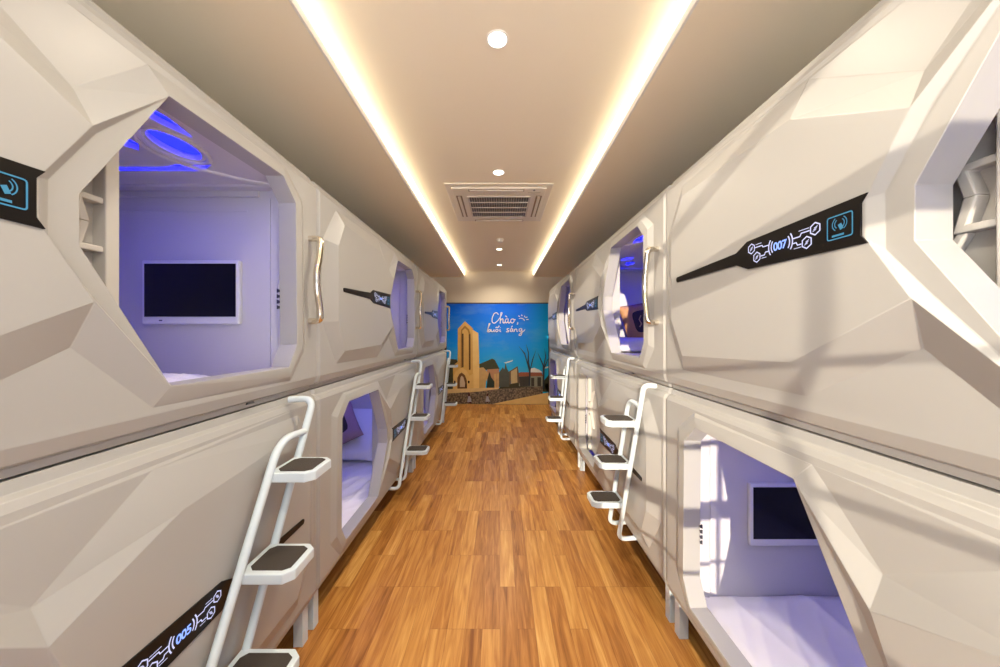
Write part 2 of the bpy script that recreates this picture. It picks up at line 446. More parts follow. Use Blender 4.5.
proto_up, proto_low = make_pod(False), make_pod(True)
PLACES = []
for side in ('left', 'right'):
    for tier in ('upper', 'lower'):
        for k in range(3): PLACES.append((side, tier, k))
POD_LABEL = {
 ('left','upper',0): 'upper left capsule pod nearest the camera, big opening glowing violet with a screen inside',
 ('left','upper',1): 'upper left capsule pod in the middle, right after the first chrome handle',
 ('left','upper',2): 'upper left capsule pod at the far end beside the blue mural',
 ('left','lower',0): 'lower left capsule pod nearest the camera with strip reading 005',
 ('left','lower',1): 'lower left capsule pod in the middle with bedding showing through its blue-lit opening',
 ('left','lower',2): 'lower left capsule pod at the far end below the mural church',
 ('right','upper',0): 'sunlit upper right capsule pod nearest the camera with strip reading 007',
 ('right','upper',1): 'sunlit upper right capsule pod in the middle with brown cushion inside',
 ('right','upper',2): 'upper right capsule pod at the far end beside the mural',
 ('right','lower',0): 'lower right capsule pod nearest the camera, opening showing white bed and black screen',
 ('right','lower',1): 'lower right capsule pod in the middle with closed white door behind the nearest right ladder',
 ('right','lower',2): 'lower right capsule pod at the far end with its ladder near the mural'}
def frame_at(side, k, z):
    if side == 'left': return (X_LEFT, Y_LEFT0 + POD_L * k, z), PI/2
    return (X_RIGHT, Y_RIGHT0 + POD_L * k, z), -PI/2
used = {'upper': False, 'lower': False}
for side, tier, k in PLACES:
    proto = proto_up if tier == 'upper' else proto_low
    if used[tier]: o = copy_tree(proto)
    else: o = proto; used[tier] = True
    loc, rz = frame_at(side, k, Z_UP if tier == 'upper' else Z_LOW)
    o.location = loc; o.rotation_euler = (0, 0, rz)
    tag(o, POD_LABEL[(side, tier, k)], 'capsule pod', tier + ' capsule pods along the corridor')
    dsh = {('left','upper',0): .115, ('right','upper',0): .015, ('right','lower',0): -.14, ('left','lower',1): -.18, ('right','upper',1): -.14, ('right','lower',1): .775}.get((side, tier, k), -.12)
    child(o, 'sliding_door').location.x = dsh * (-1 if tier == 'lower' else 1)
    if (side, tier, k) in (('right', 'lower', 0), ('left', 'lower', 1), ('left', 'lower', 2)):
        pn = child(o, 'ceiling_led_panel'); pn.data = pn.data.copy(); pn.data.materials[0] = M['led_blue_white']
    txt = {('right','upper',0): '007', ('left','lower',0): '005'}.get((side, tier, k))
    if txt:
        num = child(child(o, 'display_strip'), 'room_number')
        mir = tier == 'lower'
        bm = digit_mesh(mk(mir), txt, -.032 if mir else -.004)
        me = bpy.data.meshes.new('room_number'); bmesh.ops.recalc_face_normals(bm, faces=bm.faces); bm.to_mesh(me); bm.free(); me.materials.append(M['digit'])
        num.data = me; num['label'] = 'blue lit number ' + txt

# ------------------------------------------------------------------ ladders
def make_ladder(u_top, u_bot, d_top, d_bot, reach):
    root = empty('step_ladder')
    def P(u, d, z): return (u, -d, z)
    def uR(z): return u_top - (u_top - u_bot) * (1.283 - z) / 1.083
    def dR(z): return d_top - (d_top - d_bot) * (1.283 - z) / 1.083
    r = .0148
    bm = bmesh.new()
    tube(bm, fillet([P(u_top-.005, -.008, 1.278), P(u_top, d_top, 1.283), P(uR(.20), dR(.20), .20), P(uR(.20)-.01, -.03, .205)], .07, 8), r, 12)
    finish('rail', bm, M['paint'], root, smooth=60)
    bm = bmesh.new()
    tube(bm, fillet([P(uR(1.15), dR(1.15), 1.15), P(uR(1.175)-.185, dR(1.175), 1.165), P(uR(.20)-.19, dR(.20), .20), P(uR(.20)-.20, -.03, .205)], .09, 8), r, 12)
    finish('rail', bm, M['paint'], root, smooth=60)
    for z, e in zip((1.055, .768, .482), reach):
        b = uR(z) - .008; a = b - .172; s = .030; i0 = dR(z) - .012
        bm = bmesh.new()
        prism(bm, [P(a, i0, z-.036), P(b, i0, z-.036), P(b, e-s, z-.036), P(b-s*.9, e, z-.036), P(a+s*.9, e, z-.036), P(a, e-s, z-.036)], (0, 0, .036))
        st = finish('step', bm, M['paint'], root, bevel=.004)
        i = .02
        bm = bmesh.new()
        prism(bm, [P(a+i, i0+.04, z-.002), P(a+i+.018, i0+.022, z-.002), P(b-i-.018, i0+.022, z-.002), P(b-i, i0+.04, z-.002), P(b-i, e-s-i*.6, z-.002), P(b-s*.9-i*.4, e-i, z-.002), P(a+s*.9+i*.4, e-i, z-.002), P(a+i, e-s-i*.6, z-.002)], (0, 0, .005))
        tag(finish('grip_pad', bm, M['pad'], st), 'dark brown grip pad')
        bm = bmesh.new()
        for uu in (a - .008, b + .004):
            prism(bm, [P(uu, dR(z) - .007 + .014*(kk in (1, 2)), z - .026 + .014*(kk in (2, 3))) for kk in range(4)], (.004, 0, 0))
        finish('bolt', bm, M['steel'], st)
    return root
LADDERS = [('left', 0, 'white three-step ladder beside the 005 strip, nearest on the left wall'),
           ('left', 1, 'white three-step ladder on the left wall just past the bed opening'),
           ('left', 2, 'white three-step ladder on the left wall in front of the mural church'),
           ('right', 1, 'sunlit white three-step ladder on the right wall, nearest the camera'),
           ('right', 2, 'white three-step ladder on the right wall nearest the mural')]
lads = {'left': make_ladder(1.925, 1.43, .10, .055, (.25, .250, .272)), 'right': make_ladder(2.03, 1.70, .062, .095, (.25, .266, .288))}
fresh = {'left', 'right'}
for i, (side, k, lab) in enumerate(LADDERS):
    if side in fresh: o = lads[side]; fresh.discard(side)
    else: o = copy_tree(lads[side])
    loc, rz = frame_at(side, k, 0); o.location = loc; o.rotation_euler = (0, 0, rz)
    tag(o, lab, 'ladder', 'step ladders on the lower pods')

# ------------------------------------------------------------------ things inside the pods
def make_tv(mir):
    T = mk(mir); root = empty('television')
    bm = bmesh.new(); u = U1 - .001
    a, b = T(u-.022, -.33, .335), T(u, -.80, .645)
    box(bm, min(a[0], b[0]), max(a[0], b[0]), min(a[1], b[1]), max(a[1], b[1]), .335, .645)
    finish('bezel', bm, M['tv_frame'], root, bevel=.006)
    bm = bmesh.new(); a, b = T(u-.0245, -.345, .371), T(u-.018, -.785, .627)
    box(bm, min(a[0], b[0]), max(a[0], b[0]), min(a[1], b[1]), max(a[1], b[1]), .371, .627)
    finish('screen', bm, M['tv_screen'], root)
    bm = bmesh.new(); a, b = T(u-.0235, -.70, .350), T(u-.018, -.715, .356)
    box(bm, min(a[0], b[0]), max(a[0], b[0]), min(a[1], b[1]), max(a[1], b[1]), .350, .356)
    finish('sensor', bm, M['steel'], root)
    return root
def make_mattress():
    root = empty('mattress')
    bm = bmesh.new(); nu, nd = 170, 100
    g = []
    for i in range(nu + 1):
        row = []
        for j in range(nd + 1):
            u = U0 + .006 + (U1 - U0 - .012) * i / nu; d = -.066 - (1.03) * j / nd
            u_m = POD_L - u
            th = math.atan2(-d + .12, u_m + .05); rr = math.hypot(-d + .12, u_m + .05)
            rg = lambda a: (1 - abs(math.sin(a))) ** 2
            t = .50 * rg(th*17 + 1.3*math.sin(rr*3.1)) * min(1, rr*1.3) * (.5 + .5*math.sin(rr*2.7 + 6*th)) + .42 * rg(th*29 + 1.7 + .9*math.sin(rr*5)) * (.5 + .5*math.sin(rr*4.1 - 9*th)) \
                + .25 * math.sin(u*7 + 9*d) + .16 * rg(u*17 - 23*d + math.sin(u*6)) + .12 * math.sin(u*41 + 3*math.sin(d*17)) * max(0, 1 + (d + .066)/.12)
            w = min(1, (i+1)/6, (nu-i+1)/6, (j+1)/6, (nd-j+1)/6)
            row.append(bm.verts.new((u, -d, .086 + .042*t*w - .02*(1-w)**2)))
        g.append(row)
    for i in range(nu):
        for j in range(nd): bm.faces.new((g[i][j], g[i+1][j], g[i+1][j+1], g[i][j+1]))
    rim = [g[i][0] for i in range(nu+1)] + [g[nu][j] for j in range(1, nd+1)] + [g[i][nd] for i in range(nu-1, -1, -1)] + [g[0][j] for j in range(nd-1, 0, -1)]
    lowr = [bm.verts.new((v.co.x, v.co.y, .022)) for v in rim]
    for k in range(len(rim)): bm.faces.new((rim[k], lowr[k], lowr[(k+1) % len(rim)], rim[(k+1) % len(rim)]))
    finish('bed_sheet', bm, M['sheet'], root, smooth=60)
    return root
def place_in(o, side, tier, k, into=0.):
    loc, rz = frame_at(side, k, Z_UP if tier == 'upper' else Z_LOW)
    o.location = (loc[0] + (-into if side == 'left' else into), loc[1], loc[2]); o.rotation_euler = (0, 0, rz)
    return o
tu, tl = make_tv(False), make_tv(True)
tag(place_in(tu, 'left', 'upper', 0, -.024), 'white framed television on the violet end wall of the upper left pod', 'television', 'televisions in the pods')
tag(place_in(tl, 'right', 'lower', 0, .024), 'white framed television in the lower right pod above the white bed', 'television', 'televisions in the pods')
mt = make_mattress()
BEDS = [('right','lower',0,'white sheeted mattress with long folds in the nearest lower right pod'),
        ('left','lower',1,'blue-lit white mattress in the middle lower left pod'),
        ('left','upper',0,'violet-lit mattress at the bottom of the nearest upper left opening'),
        ('right','upper',1,'white mattress under the brown cushion in the upper right pod'),
        ('left','lower',2,'blue-lit mattress in the far lower left pod')]
for i, (s_, t_, k, lab) in enumerate(BEDS):
    o = mt if i == 0 else copy_tree(mt)
    tag(place_in(o, s_, t_, k), lab, 'mattress', 'mattresses in the pods')

def pillow_bm(w, h, t, n=16, pinch=1.0):
    bm = bmesh.new(); top, bot = [], []
    for sgn, store in ((1, top), (-1, bot)):
        for i in range(n + 1):
            row = []
            for j in range(n + 1):
                a, b = -1 + 2*i/n, -1 + 2*j/n
                e = max(0, (1 - a**4)) ** .5 * max(0, (1 - b**4)) ** .5
                sx = 1 - .06 * (1 - a*a if False else (b*b) * 0) ; k = 1 - .05 * pinch * (1 - b*b) * abs(a)**3; k2 = 1 - .05 * pinch * (1 - a*a) * abs(b)**3
                row.append(bm.verts.new((a*w/2*k, b*h/2*k2, sgn * t/2 * e)))
            store.append(row)
        for i in range(n):
            for j in range(n):
                q = (store[i][j], store[i+1][j], store[i+1][j+1], store[i][j+1])
                bm.faces.new(q if sgn > 0 else q[::-1])
    bmesh.ops.remove_doubles(bm, verts=bm.verts, dist=1e-5)
    return bm

def put(o, side, tier, k, u, d, v, rot, spin=0.):
    """place o at pod coordinates with euler rot given in the pod frame"""
    loc, rz = frame_at(side, k, Z_UP if tier == 'upper' else Z_LOW)
    Rz = Matrix.Rotation(rz, 4, 'Z'); Eu = Matrix.Rotation(rot[2], 4, 'Z') @ Matrix.Rotation(rot[1], 4, 'Y') @ Matrix.Rotation(rot[0], 4, 'X')
    o.matrix_world = Matrix.Translation(loc) @ Rz @ Matrix.Translation((u, -d, v)) @ Eu @ Matrix.Rotation(math.radians(spin), 4, 'Z')
def make_cushion(border):
    root = empty('square_cushion')
    finish('cover', pillow_bm(.43, .43, .12), border, root, smooth=80)
    bm = pillow_bm(.32, .32, .138); finish('front_panel', bm, M['cush_dark'], root, smooth=80)
    bm = bmesh.new()
    for pts in ([(-.05,.06),(0,.085),(.05,.06),(.06,.01),(.02,-.01)], [(-.06,-.03),(-.02,-.06),(.03,-.05),(.06,-.08)], [(-.04,.02),(0,.03),(.03,.02)]):
        ribbon(bm, pts, .012, lambda x, y: (x, y, .0702))
    finish('motif', bm, M['cush_motif'], root)
    return root
def make_pillow():
    return finish('bed_pillow', pillow_bm(.66, .42, .15), M['sheet'], None, smooth=80)
p1 = make_pillow(); put(p1, 'left', 'lower', 1, 1.80, -.50, .345, (0, math.radians(-38), PI/2*0))
tag(p1, 'large white pillow leaning at the head of the lower left bed', 'pillow', 'white bed pillows')
p2 = p1.copy(); COL.objects.link(p2); put(p2, 'right', 'upper', 1, .36, -.45, .174, (0, 0, PI/2))
tag(p2, 'white pillow lying under the brown cushion in the upper right pod', 'pillow', 'white bed pillows')
c1 = make_cushion(M['cush_mauve']); put(c1, 'left', 'lower', 1, 1.65, -.70, .435, (0, math.radians(-52), math.radians(0)), 32)
tag(c1, 'dark square cushion with mauve border on the lower left bed', 'cushion', 'framed square cushions')
c2 = make_cushion(M['cush_border']); put(c2, 'right', 'upper', 1, .36, -.63, .412, (math.radians(0), math.radians(76), math.radians(0)), 11)
tag(c2, 'dark square cushion with tan border standing in the upper right pod', 'cushion', 'framed square cushions')

# ------------------------------------------------------------------ the room
def struct(name, bm, m, bevel=0.): return tag(finish(name, bm, m, None, bevel=bevel), kind='structure')
bm = bmesh.new(); box(bm, -WALL_X-.1, WALL_X+.1, Y_FRONT-.1, Y_BACK+.1, -.1, 0); struct('floor', bm, M['wood'])
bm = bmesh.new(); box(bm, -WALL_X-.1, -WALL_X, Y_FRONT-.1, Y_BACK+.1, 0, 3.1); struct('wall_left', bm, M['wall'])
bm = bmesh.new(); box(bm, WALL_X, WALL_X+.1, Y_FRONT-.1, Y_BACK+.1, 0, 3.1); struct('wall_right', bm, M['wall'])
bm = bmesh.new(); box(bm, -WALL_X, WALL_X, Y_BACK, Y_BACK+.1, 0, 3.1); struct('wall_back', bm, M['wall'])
bm = bmesh.new()
box(bm, SOFF_L, SOFF_R, Y_FRONT, Y_BACK, TRAY_Z, 3.1)
box(bm, -WALL_X, SOFF_L, Y_FRONT, Y_BACK, SOFFIT_Z, 3.1)
box(bm, SOFF_R, WALL_X, Y_FRONT, Y_BACK, SOFFIT_Z, 3.1)
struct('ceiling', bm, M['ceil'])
# window wall behind the camera: a sill, a head and a glazed opening with bars (their shadows fall on the right-hand pods)
ZS, ZH = .60, 2.80
bm = bmesh.new()
box(bm, -WALL_X, WALL_X, Y_FRONT-.1, Y_FRONT, 0, ZS); box(bm, -WALL_X, WALL_X, Y_FRONT-.1, Y_FRONT, ZH, 3.1)
struct('wall_front', bm, M['wall'])
bm = bmesh.new()
def hb(z0, z1, x0=-WALL_X, x1=WALL_X): box(bm, x0, x1, Y_FRONT-.06, Y_FRONT-.03, z0, z1)
def vb(x0, x1, z0, z1): box(bm, x0, x1, Y_FRONT-.06, Y_FRONT-.03, z0, z1)
Z = CAM_Z
hb(Z+.575, Z+.715); hb(Z+.255, Z+.278); hb(Z-.106, Z-.080); hb(Z-.475, Z-.385); hb(Z-.70, Z-.685); hb(ZS, ZS+.03)
vb(.054, .073, Z-.40, Z+.58); vb(-.62, -.54, ZS, ZH); vb(-1.35, -1.30, ZS, ZH); vb(.80, .86, ZS, ZH)
for x in (.055, -.2, -.42, -.8, -1.05): vb(x-.007, x+.007, ZS, Z-.42)
struct('window_1', bm, M['frame'])
bm = bmesh.new()
prism(bm, [(.50, Y_FRONT-.05, Z+1.30), (.50, Y_FRONT-.05, Z+1.37), (-.55, Y_FRONT-.05, Z+.745), (-.55, Y_FRONT-.05, Z+.675)], (0, .03, 0))
struct('shadow_bar_1', bm, M['frame'])  # unseen slanting bar, added to cast the oblique shadow on the right pods

# ------------------------------------------------------------------ ceiling things
for i, (x, y, sg) in enumerate(((SOFF_L, 0, 1), (SOFF_R, 0, -1))):
    root = empty('cove_light', (x, (Y_BACK + Y_FRONT) / 2, SOFFIT_Z))
    hl = (Y_BACK - Y_FRONT) / 2 - .01
    bm = bmesh.new(); box(bm, min(0, sg*.012), max(0, sg*.012), -hl, hl, .0, .119); finish('fascia', bm, M['lamp_ring'], root, bevel=.002)
    bm = bmesh.new(); box(bm, min(sg*.012, sg*.020), max(sg*.012, sg*.020), -hl, hl, .040, .116); finish('led_diffuser', bm, M['led_warm'], root)
    tag(root, ('left' if i == 0 else 'right') + ' white linear cove light along the raised middle of the ceiling', 'cove light', 'cove lights along the ceiling')

def make_downlight():
    root = empty('downlight')
    bm = bmesh.new(); n = 40
    prof = [(.052, 0), (.052, -.004), (.046, -.006), (.042, -.003), (.042, 0)]
    rings = [[bm.verts.new((r*math.cos(2*PI*k/n), r*math.sin(2*PI*k/n), z)) for k in range(n)] for r, z in prof]
    for a, b in zip(rings, rings[1:]):
        for k in range(n): bm.faces.new((a[k], a[(k+1) % n], b[(k+1) % n], b[k]))
    finish('trim_ring', bm, M['lamp_ring'], root, smooth=40)
    bm = bmesh.new(); disc(bm, (0, 0), .0425, -.0035, -.001); finish('diffuser', bm, M['lamp'], root)
    return root
DL = [(1.605, 'largest round downlight, nearest the camera in the ceiling'), (2.93, 'round downlight just in front of the ceiling cassette'),
      (5.60, 'small round downlight right behind the smoke detector'), (6.88, 'farthest small downlight near the back wall'),
      (.27, 'round downlight directly above the camera'), (-1.06, 'round downlight behind the camera nearest the window')]
dl = make_downlight()
for i, (y, lab) in enumerate(DL):
    o = dl if i == 0 else copy_tree(dl)
    o.location = (-.012, y, TRAY_Z)
    tag(o, lab, 'downlight', 'round ceiling downlights')
    ld = bpy.data.lights.new('lamp_glow', 'AREA'); ld.shape = 'DISK'; ld.size = .08; ld.energy = 15.5; ld.color = (1., .87, .68); ld.spread = math.radians(140)
    lo = bpy.data.objects.new('lamp_glow', ld); COL.objects.link(lo); lo.location = (-.012, y, TRAY_Z - .012)

# air conditioner cassette
root = empty('ceiling_air_conditioner', (-.01, 3.655, TRAY_Z))
tag(root, 'square cream ceiling cassette air conditioner with dark central grille', 'air conditioner')
bm = bmesh.new(); h = .508; hy = .522
prism(bm, [(-h, -hy, 0), (h, -hy, 0), (h, hy, 0), (-h, hy, 0)], (0, 0, -.012))
prism(bm, [(-h+.06, -hy+.06, -.012), (h-.06, -hy+.06, -.012), (h-.06, hy-.06, -.012), (-h+.06, hy-.06, -.012)], (0, 0, -.018))
finish('panel', bm, M['plastic'], root, bevel=.006)
bm = bmesh.new(); box(bm, -.30, .30, -.28, .28, -.034, -.029); gr = finish('intake_grille', bm, M['grille'], root)
bm = bmesh.new()
for k in range(5): yy = -.285 + .1425*k; box(bm, -.305, .305, yy-.007, yy+.007, -.040, -.030)
for x in (-.305, .305): box(bm, x-.008, x+.008, -.29, .29, -.040, -.030)
for k in range(1, 24): xx = -.30 + .025*k; box(bm, xx-.0015, xx+.0015, -.285, .285, -.0365, -.033)
finish('slat', bm, M['slat'], gr)
for (x0, x1, y0, y1) in ((-.29, .24, -.455, -.405), (-.29, .29, .405, .455), (-.425, -.365, -.30, .30), (.365, .425, -.30, .30)):
    bm = bmesh.new(); box(bm, x0, x1, y0, y1, -.034, -.0295); lv = finish('air_outlet', bm, M['louvre'], root, bevel=.002)
    bm = bmesh.new()
    if x1 - x0 > .2: box(bm, x0+.01, x1-.01, (y0+y1)/2-.014, (y0+y1)/2+.014, -.040, -.033)
    else: box(bm, (x0+x1)/2-.014, (x0+x1)/2+.014, y0+.01, y1-.01, -.040, -.033)
    finish('louvre_blade', bm, M['plastic'], lv, bevel=.002)
bm = bmesh.new(); disc(bm, (.335, -.43), .009, -.036, -.030, 16); finish('indicator_lens', bm, M['steel'], root)
bm = bmesh.new(); box(bm, .28, .40, -.385, -.372, -.0325, -.030); finish('badge', bm, M['slat'], root)
# smoke detector
root = empty('smoke_detector', (.0, 5.02, TRAY_Z)); tag(root, 'small round cream smoke detector on the ceiling behind the cassette', 'smoke detector')
bm = bmesh.new(); disc(bm, (0, 0), .055, -.015, 0); finish('mount_plate', bm, M['lamp_ring'], root, bevel=.003)
bm = bmesh.new(); disc(bm, (0, 0), .042, -.040, -.015); finish('sensor_dome', bm, M['lamp_ring'], root, bevel=.012, seg=3)

# ------------------------------------------------------------------ mural on the back wall
UM = .002347
def mx(cx): return (cx - 523.8) * UM
def mz(cy): return CAM_Z + (319.1 - cy) * UM
mural = empty('wall_mural', (0, Y_BACK - .002, 0))
tag(mural, 'blue sky wall mural with stone church and handwritten greeting at the corridor end', 'mural')
def sky_mat():
    m = mat('mural_sky', (.02, .2, .6), .3, spec=.2); nt = m.node_tree; N = nt.nodes; Lk = nt.links; b = N['Principled BSDF']
    tc = N.new('ShaderNodeTexCoord'); sp = N.new('ShaderNodeSeparateXYZ'); Lk.new(tc.outputs['Object'], sp.inputs[0])
    cr = N.new('ShaderNodeValToRGB'); mr = N.new('ShaderNodeMapRange'); mr.inputs['From Min'].default_value = .75; mr.inputs['From Max'].default_value = 2.27
    Lk.new(sp.outputs['Z'], mr.inputs['Value']); Lk.new(mr.outputs[0], cr.inputs[0])
    e = cr.color_ramp.elements; e[0].color = (.02, .50, 1., 1); e[1].color = (.003, .13, .90, 1); a = e.new(.45); a.color = (.004, .27, 1., 1)
    no = N.new('ShaderNodeTexNoise'); no.inputs['Scale'].default_value = 1.6; no.inputs['Detail'].default_value = 4
    mp = N.new('ShaderNodeMapping'); mp.inputs['Scale'].default_value = (1, 1, 2.2); Lk.new(tc.outputs['Object'], mp.inputs[0]); Lk.new(mp.outputs[0], no.inputs['Vector'])
    m2 = N.new('ShaderNodeMix'); m2.data_type = 'RGBA'; m2.inputs['B'].default_value = (.20, .45, .80, 1)
    mr2 = N.new('ShaderNodeMapRange'); mr2.inputs['From Min'].default_value = .5; mr2.inputs['From Max'].default_value = .85; mr2.inputs['To Max'].default_value = .55
    Lk.new(no.outputs['Fac'], mr2.inputs['Value']); Lk.new(mr2.outputs[0], m2.inputs['Factor']); Lk.new(cr.outputs[0], m2.inputs['A'])
    m3 = N.new('ShaderNodeMix'); m3.data_type = 'RGBA'; m3.inputs['B'].default_value = (.005, .45, .66, 1)
    mr3 = N.new('ShaderNodeMapRange'); mr3.inputs['From Min'].default_value = .5; mr3.inputs['From Max'].default_value = 1.1; mr3.inputs['To Max'].default_value = .6
    Lk.new(sp.outputs['X'], mr3.inputs['Value']); Lk.new(mr3.outputs[0], m3.inputs['Factor']); Lk.new(m2.outputs['Result'], m3.inputs['A'])
    Lk.new(m3.outputs['Result'], b.inputs['Base Color']); return m
def flat(name, col, c2=None, sc=14, rough=.35):
    k = 1.45
    return noisy(name, tuple(min(.95, x*k) for x in col), tuple(min(.95, x*k) for x in (c2 or tuple(x*.7 for x in col))), sc, rough, spec=.2)
bm = bmesh.new(); box(bm, mx(15), mx(985), -.012, 0, .0, mz(35)); finish('print_panel', bm, sky_mat(), mural)
bm = bmesh.new()
box(bm, mx(-14), mx(985), -.018, 0, mz(35), mz(25)); box(bm, mx(-14), mx(15), -.018, 0, 0, mz(25)); box(bm, mx(985), mx(993), -.018, 0, 0, mz(25))
finish('border', bm, mat('mural_border', (.05, .03, .025), .4), mural)
LAY = [0]
def art(name, m, polys):
    LAY[0] += 1; y = -.012 - .0006 * LAY[0]
    bm = bmesh.new()
    for p in polys: bm.faces.new([bm.verts.new((mx(min(985, max(15, a))), y, mz(b))) for a, b in p])
    return finish(name, bm, m, mural, recalc=True)
B = 476
def pb(*pts): return [(a, b + B) for a, b in pts]
def clip(pts): return pts
art('printed_cloud', flat('mural_cloud', (.62, .72, .78)), [pb((560,122),(650,95),(640,108),(580,128)), pb((800,215),(815,178),(850,170),(900,190),(930,215)), pb((945,165),(985,155),(985,170),(950,178))])
art('printed_far_tree', flat('mural_dark_trees', (.025, .03, .02), (.06, .055, .03), 20), [pb((-15,210),(0,120),(40,85),(110,90),(130,130),(130,360),(-15,400)), pb((520,360),(525,330),(580,335),(650,318),(700,310),(760,335),(930,345),(985,310),(985,400),(500,370)), pb((940,345),(945,290),(985,240),(985,400))])
art('printed_long_house', flat('mural_house_wall', (.24, .25, .19)), [pb((705,248),(930,245),(930,352),(705,345))])
art('printed_long_roof', flat('mural_red_roof', (.30, .10, .055)), [pb((690,225),(720,212),(920,215),(935,248),(705,252))])
art('printed_house_window', flat('mural_window', (.05, .05, .045)), [pb((820,265),(850,265),(850,345),(820,345)), pb((880,260),(915,260),(915,345),(880,345)), pb((700,255),(800,250),(800,345),(715,345))])
art('printed_pale_house', flat('mural_pale_house', (.46, .36, .20)), [pb((625,200),(690,165),(690,312),(630,322))])
art('printed_gable', flat('mural_gable', (.12, .085, .06)), [pb((610,205),(690,155),(700,200),(712,320),(690,315),(686,170),(628,205),(628,325),(612,330))])
art('printed_spire_house', flat('mural_spire', (.075, .085, .075)), [pb((515,215),(550,165),(565,185),(576,125),(592,180),(612,215),(612,352),(515,352))])
art('printed_nave_roof', flat('mural_nave_roof', (.055, .06, .03)), [pb((325,135),(450,82),(475,95),(520,180),(400,192),(330,180))])
art('printed_nave_wall', flat('mural_nave_wall', (.40, .22, .12)), [pb((400,185),(515,178),(515,365),(400,365))])
art('printed_buttress', flat('mural_buttress', (.50, .33, .14)), [pb((325,170),(365,165),(410,215),(412,250),(390,300),(385,365),(325,365)), pb((465,230),(490,225),(490,362),(470,362)), pb((495,225),(512,222),(512,360),(497,360))])
art('printed_cypress', flat('mural_cypress', (.03, .04, .03)), [pb((395,360),(405,270),(425,205),(440,260),(470,300),(470,362))])
art('printed_tower_front', flat('mural_tower_front', (.58, .36, .11), (.46, .27, .075), 9), [[(122,275),(190,203),(265,270),(270,300),(270,B+370),(120,B+370)], pb((75,150),(125,110),(125,370),(80,370))])
art('printed_tower_side', flat('mural_tower_side', (.70, .48, .20), (.58, .38, .14), 9), [[(262,283),(318,315),(326,B+100),(326,B+365),(268,B+365)]])
art('printed_tower_arch', flat('mural_tower_arch', (.33, .17, .045)), [[(150,330),(152,285),(190,243),(230,280),(245,330),(245,B+180),(232,B+180),(228,330),(215,290),(190,268),(165,292),(165,B+170),(150,B+170)]])
art('printed_slot', flat('mural_slot', (.10, .05, .02)), [[(160,320),(177,320),(177,B+165),(162,B+165)], [(226,325),(240,325),(242,B+190),(228,B+190)]])
art('printed_porch', flat('mural_porch', (.62, .42, .16), (.5, .32, .11), 12), [pb((75,370),(80,250),(105,200),(155,168),(205,195),(232,245),(270,225),(272,370))])
art('printed_porch_arch', flat('mural_porch_arch', (.14, .065, .03)), [pb((118,368),(118,265),(135,232),(158,215),(190,240),(208,290),(210,368))])
art('printed_doorway', flat('mural_doorway', (.52, .40, .28)), [pb((142,300),(148,260),(160,245),(175,260),(190,310),(190,352),(142,352))])
art('printed_lantern', flat('mural_lantern', (.02, .015, .015)), [pb((84,300),(92,290),(102,300),(100,318),(86,318)), pb((216,300),(226,290),(236,300),(232,318),(220,318)), pb((195,330),(205,310),(210,360),(195,360))])
art('printed_terrace', flat('mural_terrace', (.62, .45, .22)), [pb((-15,372),(510,358),(515,372),(320,398),(40,415),(-15,418))])
def stone():
    m = mat('mural_stone_wall', (.2, .15, .1), .35); nt = m.node_tree; N = nt.nodes; Lk = nt.links
    tc = N.new('ShaderNodeTexCoord'); vo = N.new('ShaderNodeTexVoronoi'); vo.inputs['Scale'].default_value = 24; vo.feature = 'F1'
    cr = N.new('ShaderNodeValToRGB'); cr.color_ramp.elements[0].color = (.36, .27, .17, 1); cr.color_ramp.elements[1].color = (.07, .055, .045, 1); cr.color_ramp.elements[1].position = .75
    Lk.new(tc.outputs['Object'], vo.inputs['Vector']); Lk.new(vo.outputs['Distance'], cr.inputs[0]); Lk.new(cr.outputs[0], N['Principled BSDF'].inputs['Base Color']); return m
art('printed_stone_wall', stone(), [pb((-15,418),(40,413),(320,396),(515,370),(930,345),(930,415),(450,515),(-15,520))])
art('printed_ground', flat('mural_ground', (.60, .44, .19), (.5, .34, .13), 6), [pb((-15,519),(450,514),(930,414),(985,405),(985,514),(-15,514))])
art('printed_bare_tree', flat('mural_bark', (.035, .045, .055)), [
    pb((795,340),(800,200),(775,110),(755,40),(700,-40),(762,30),(785,110),(790,30),(770,-60),(798,20),(800,120),(812,170),(830,90),(870,-10),(838,95),(815,190),(812,345)),
    pb((928,370),(930,150),(905,90),(880,20),(912,80),(938,140),(955,60),(945,-20),(962,55),(948,150),(975,90),(985,80),(948,180),(944,370))])
art('printed_figure', flat('mural_figure', (.30, .30, .34)), [pb((222,440),(238,440),(250,470),(252,495),(240,500),(212,495)), pb((395,440),(412,440),(420,470),(432,490),(385,492))])
art('printed_figure_detail', flat('mural_figure_dark', (.06, .02, .025)), [pb((222,412),(238,412),(238,438),(222,438)), pb((396,415),(412,415),(410,440),(397,440)), pb((215,497),(252,494),(248,514),(230,505)), pb((398,492),(412,492),(408,512))])
# handwriting
def mural_strokes(name, strokes, w, m):
    LAY[0] += 1; y = -.013 - .0006 * LAY[0]
    bm = bmesh.new()
    for s in strokes:
        p = fillet([(a, b, 0) for a, b in s], 30, 4) if len(s) > 2 else [Vector((a, b, 0)) for a, b in s]
        ribbon(bm, [(q.x, q.y) for q in p], w, lambda a, b: (mx(a), y, mz(b)))
    return finish(name, bm, m, mural)
white = mat('mural_lettering_white', (.88, .90, .93), .35)
CH = [[(508,140),(496,120),(470,125),(448,170),(448,210),(470,225),(500,200),(512,185)],              # C
      [(512,185),(535,150),(545,122),(533,118),(528,160),(526,224)], [(527,200),(540,178),(552,180),(552,215),(562,222),(575,205)],   # h
      [(600,180),(580,180),(572,205),(582,222),(600,205),(602,178)], [(602,180),(600,215),(610,222),(622,208)], [(575,150),(592,165)],   # à
      [(645,180),(628,185),(624,210),(640,222),(660,205),(655,182),(640,180)], [(655,184),(672,190)],      # o
      [(692,212),(694,222),(686,234)]]                                                                      # comma
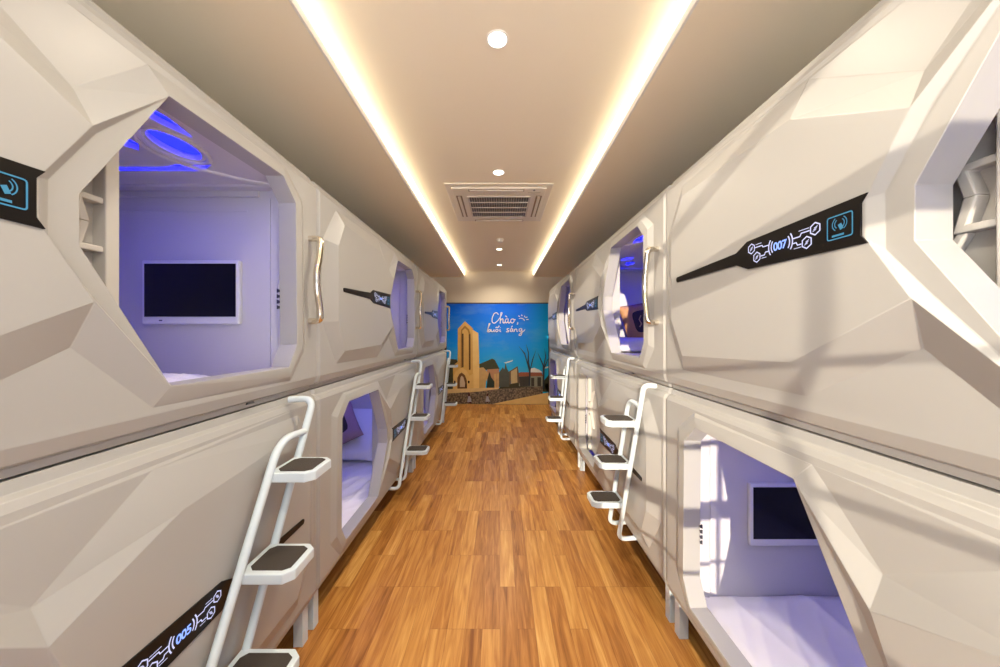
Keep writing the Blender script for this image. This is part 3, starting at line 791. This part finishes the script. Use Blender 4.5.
BS = [[(402,305),(412,260),(430,225),(420,222),(412,260),(404,302),(415,285),(432,280),(434,298),(415,305),(404,302)],      # b
      [(440,280),(440,300),(455,302),(466,285)], [(467,280),(466,300),(474,303)],                                              # u
      [(500,278),(484,282),(482,300),(495,304),(508,292),(500,278)], [(482,266),(494,256),(506,266)], [(506,262),(516,250),(510,246)],   # o with hat and hook
      [(524,278),(522,300),(534,302)], [(526,262),(527,266)],                                                                   # i
      [(612,272),(592,272),(590,284),(608,292),(606,304),(582,302)],                                                            # s
      [(642,272),(622,276),(620,298),(636,302),(644,276)], [(644,274),(644,298),(654,300)], [(630,262),(644,246)],              # a with acute
      [(660,276),(660,302)], [(660,288),(674,274),(684,280),(684,302),(694,298)],                                               # n
      [(726,270),(706,276),(704,296),(720,302),(730,276)], [(730,270),(734,310),(722,340),(700,336),(718,316),(750,296),(762,280)]]   # g
SUN = [[(704,178),(725,172),(748,182),(758,198)], [(698,150),(712,158)], [(728,140),(734,152)], [(760,150),(756,164)], [(765,168),(785,162)], [(775,186),(795,184)]]
mural_strokes('handwritten_greeting', CH + BS, 8.0, white)['label'] = 'white handwritten words Chào, buổi sáng'
mural_strokes('sun_doodle', SUN, 7.0, white)['label'] = 'white sun ray doodle'

# ------------------------------------------------------------------ light
w = bpy.data.worlds.new('sky'); S.world = w; w.use_nodes = True
WN = w.node_tree.nodes; WL = w.node_tree.links
bg = WN['Background']; bg.inputs['Strength'].default_value = 1.0
wtc = WN.new('ShaderNodeTexCoord'); wsp = WN.new('ShaderNodeSeparateXYZ'); WL.new(wtc.outputs['Generated'], wsp.inputs[0])
wmr = WN.new('ShaderNodeMapRange'); wmr.inputs['From Min'].default_value = -.06; wmr.inputs['From Max'].default_value = .06
WL.new(wsp.outputs['Z'], wmr.inputs['Value'])
wmx = WN.new('ShaderNodeMix'); wmx.data_type = 'RGBA'; WL.new(wmr.outputs[0], wmx.inputs['Factor'])
LOW_FILL, SKY = 7.2, 2.2
wmx.inputs['A'].default_value = (.97 * LOW_FILL, .97 * LOW_FILL, 1. * LOW_FILL, 1)      # glow below the horizon, added to brighten the ceiling
wmx.inputs['B'].default_value = (.70 * SKY, .84 * SKY, 1. * SKY, 1)
WL.new(wmx.outputs['Result'], bg.inputs['Color'])
sun = bpy.data.lights.new('sun', 'SUN'); sun.energy = 6.2; sun.angle = math.radians(.38); sun.color = (1., .86, .66)
so = bpy.data.objects.new('sun', sun); COL.objects.link(so)
so.rotation_euler = Vector((.32, 1., -.14)).to_track_quat('-Z', 'Y').to_euler()

# ------------------------------------------------------------------ camera
cam = bpy.data.cameras.new('camera'); co = bpy.data.objects.new('camera', cam); COL.objects.link(co)
co.location = (0, 0, CAM_Z); co.rotation_euler = (PI/2, 0, 0)
cam.sensor_width = 36; cam.lens = 340 / 1000 * 36; cam.clip_start = .02
S.camera = co
vs = S.view_settings; vs.view_transform = 'Standard'; vs.look = 'None'; vs.gamma = 1; vs.exposure = 0.
vs.use_curve_mapping = False
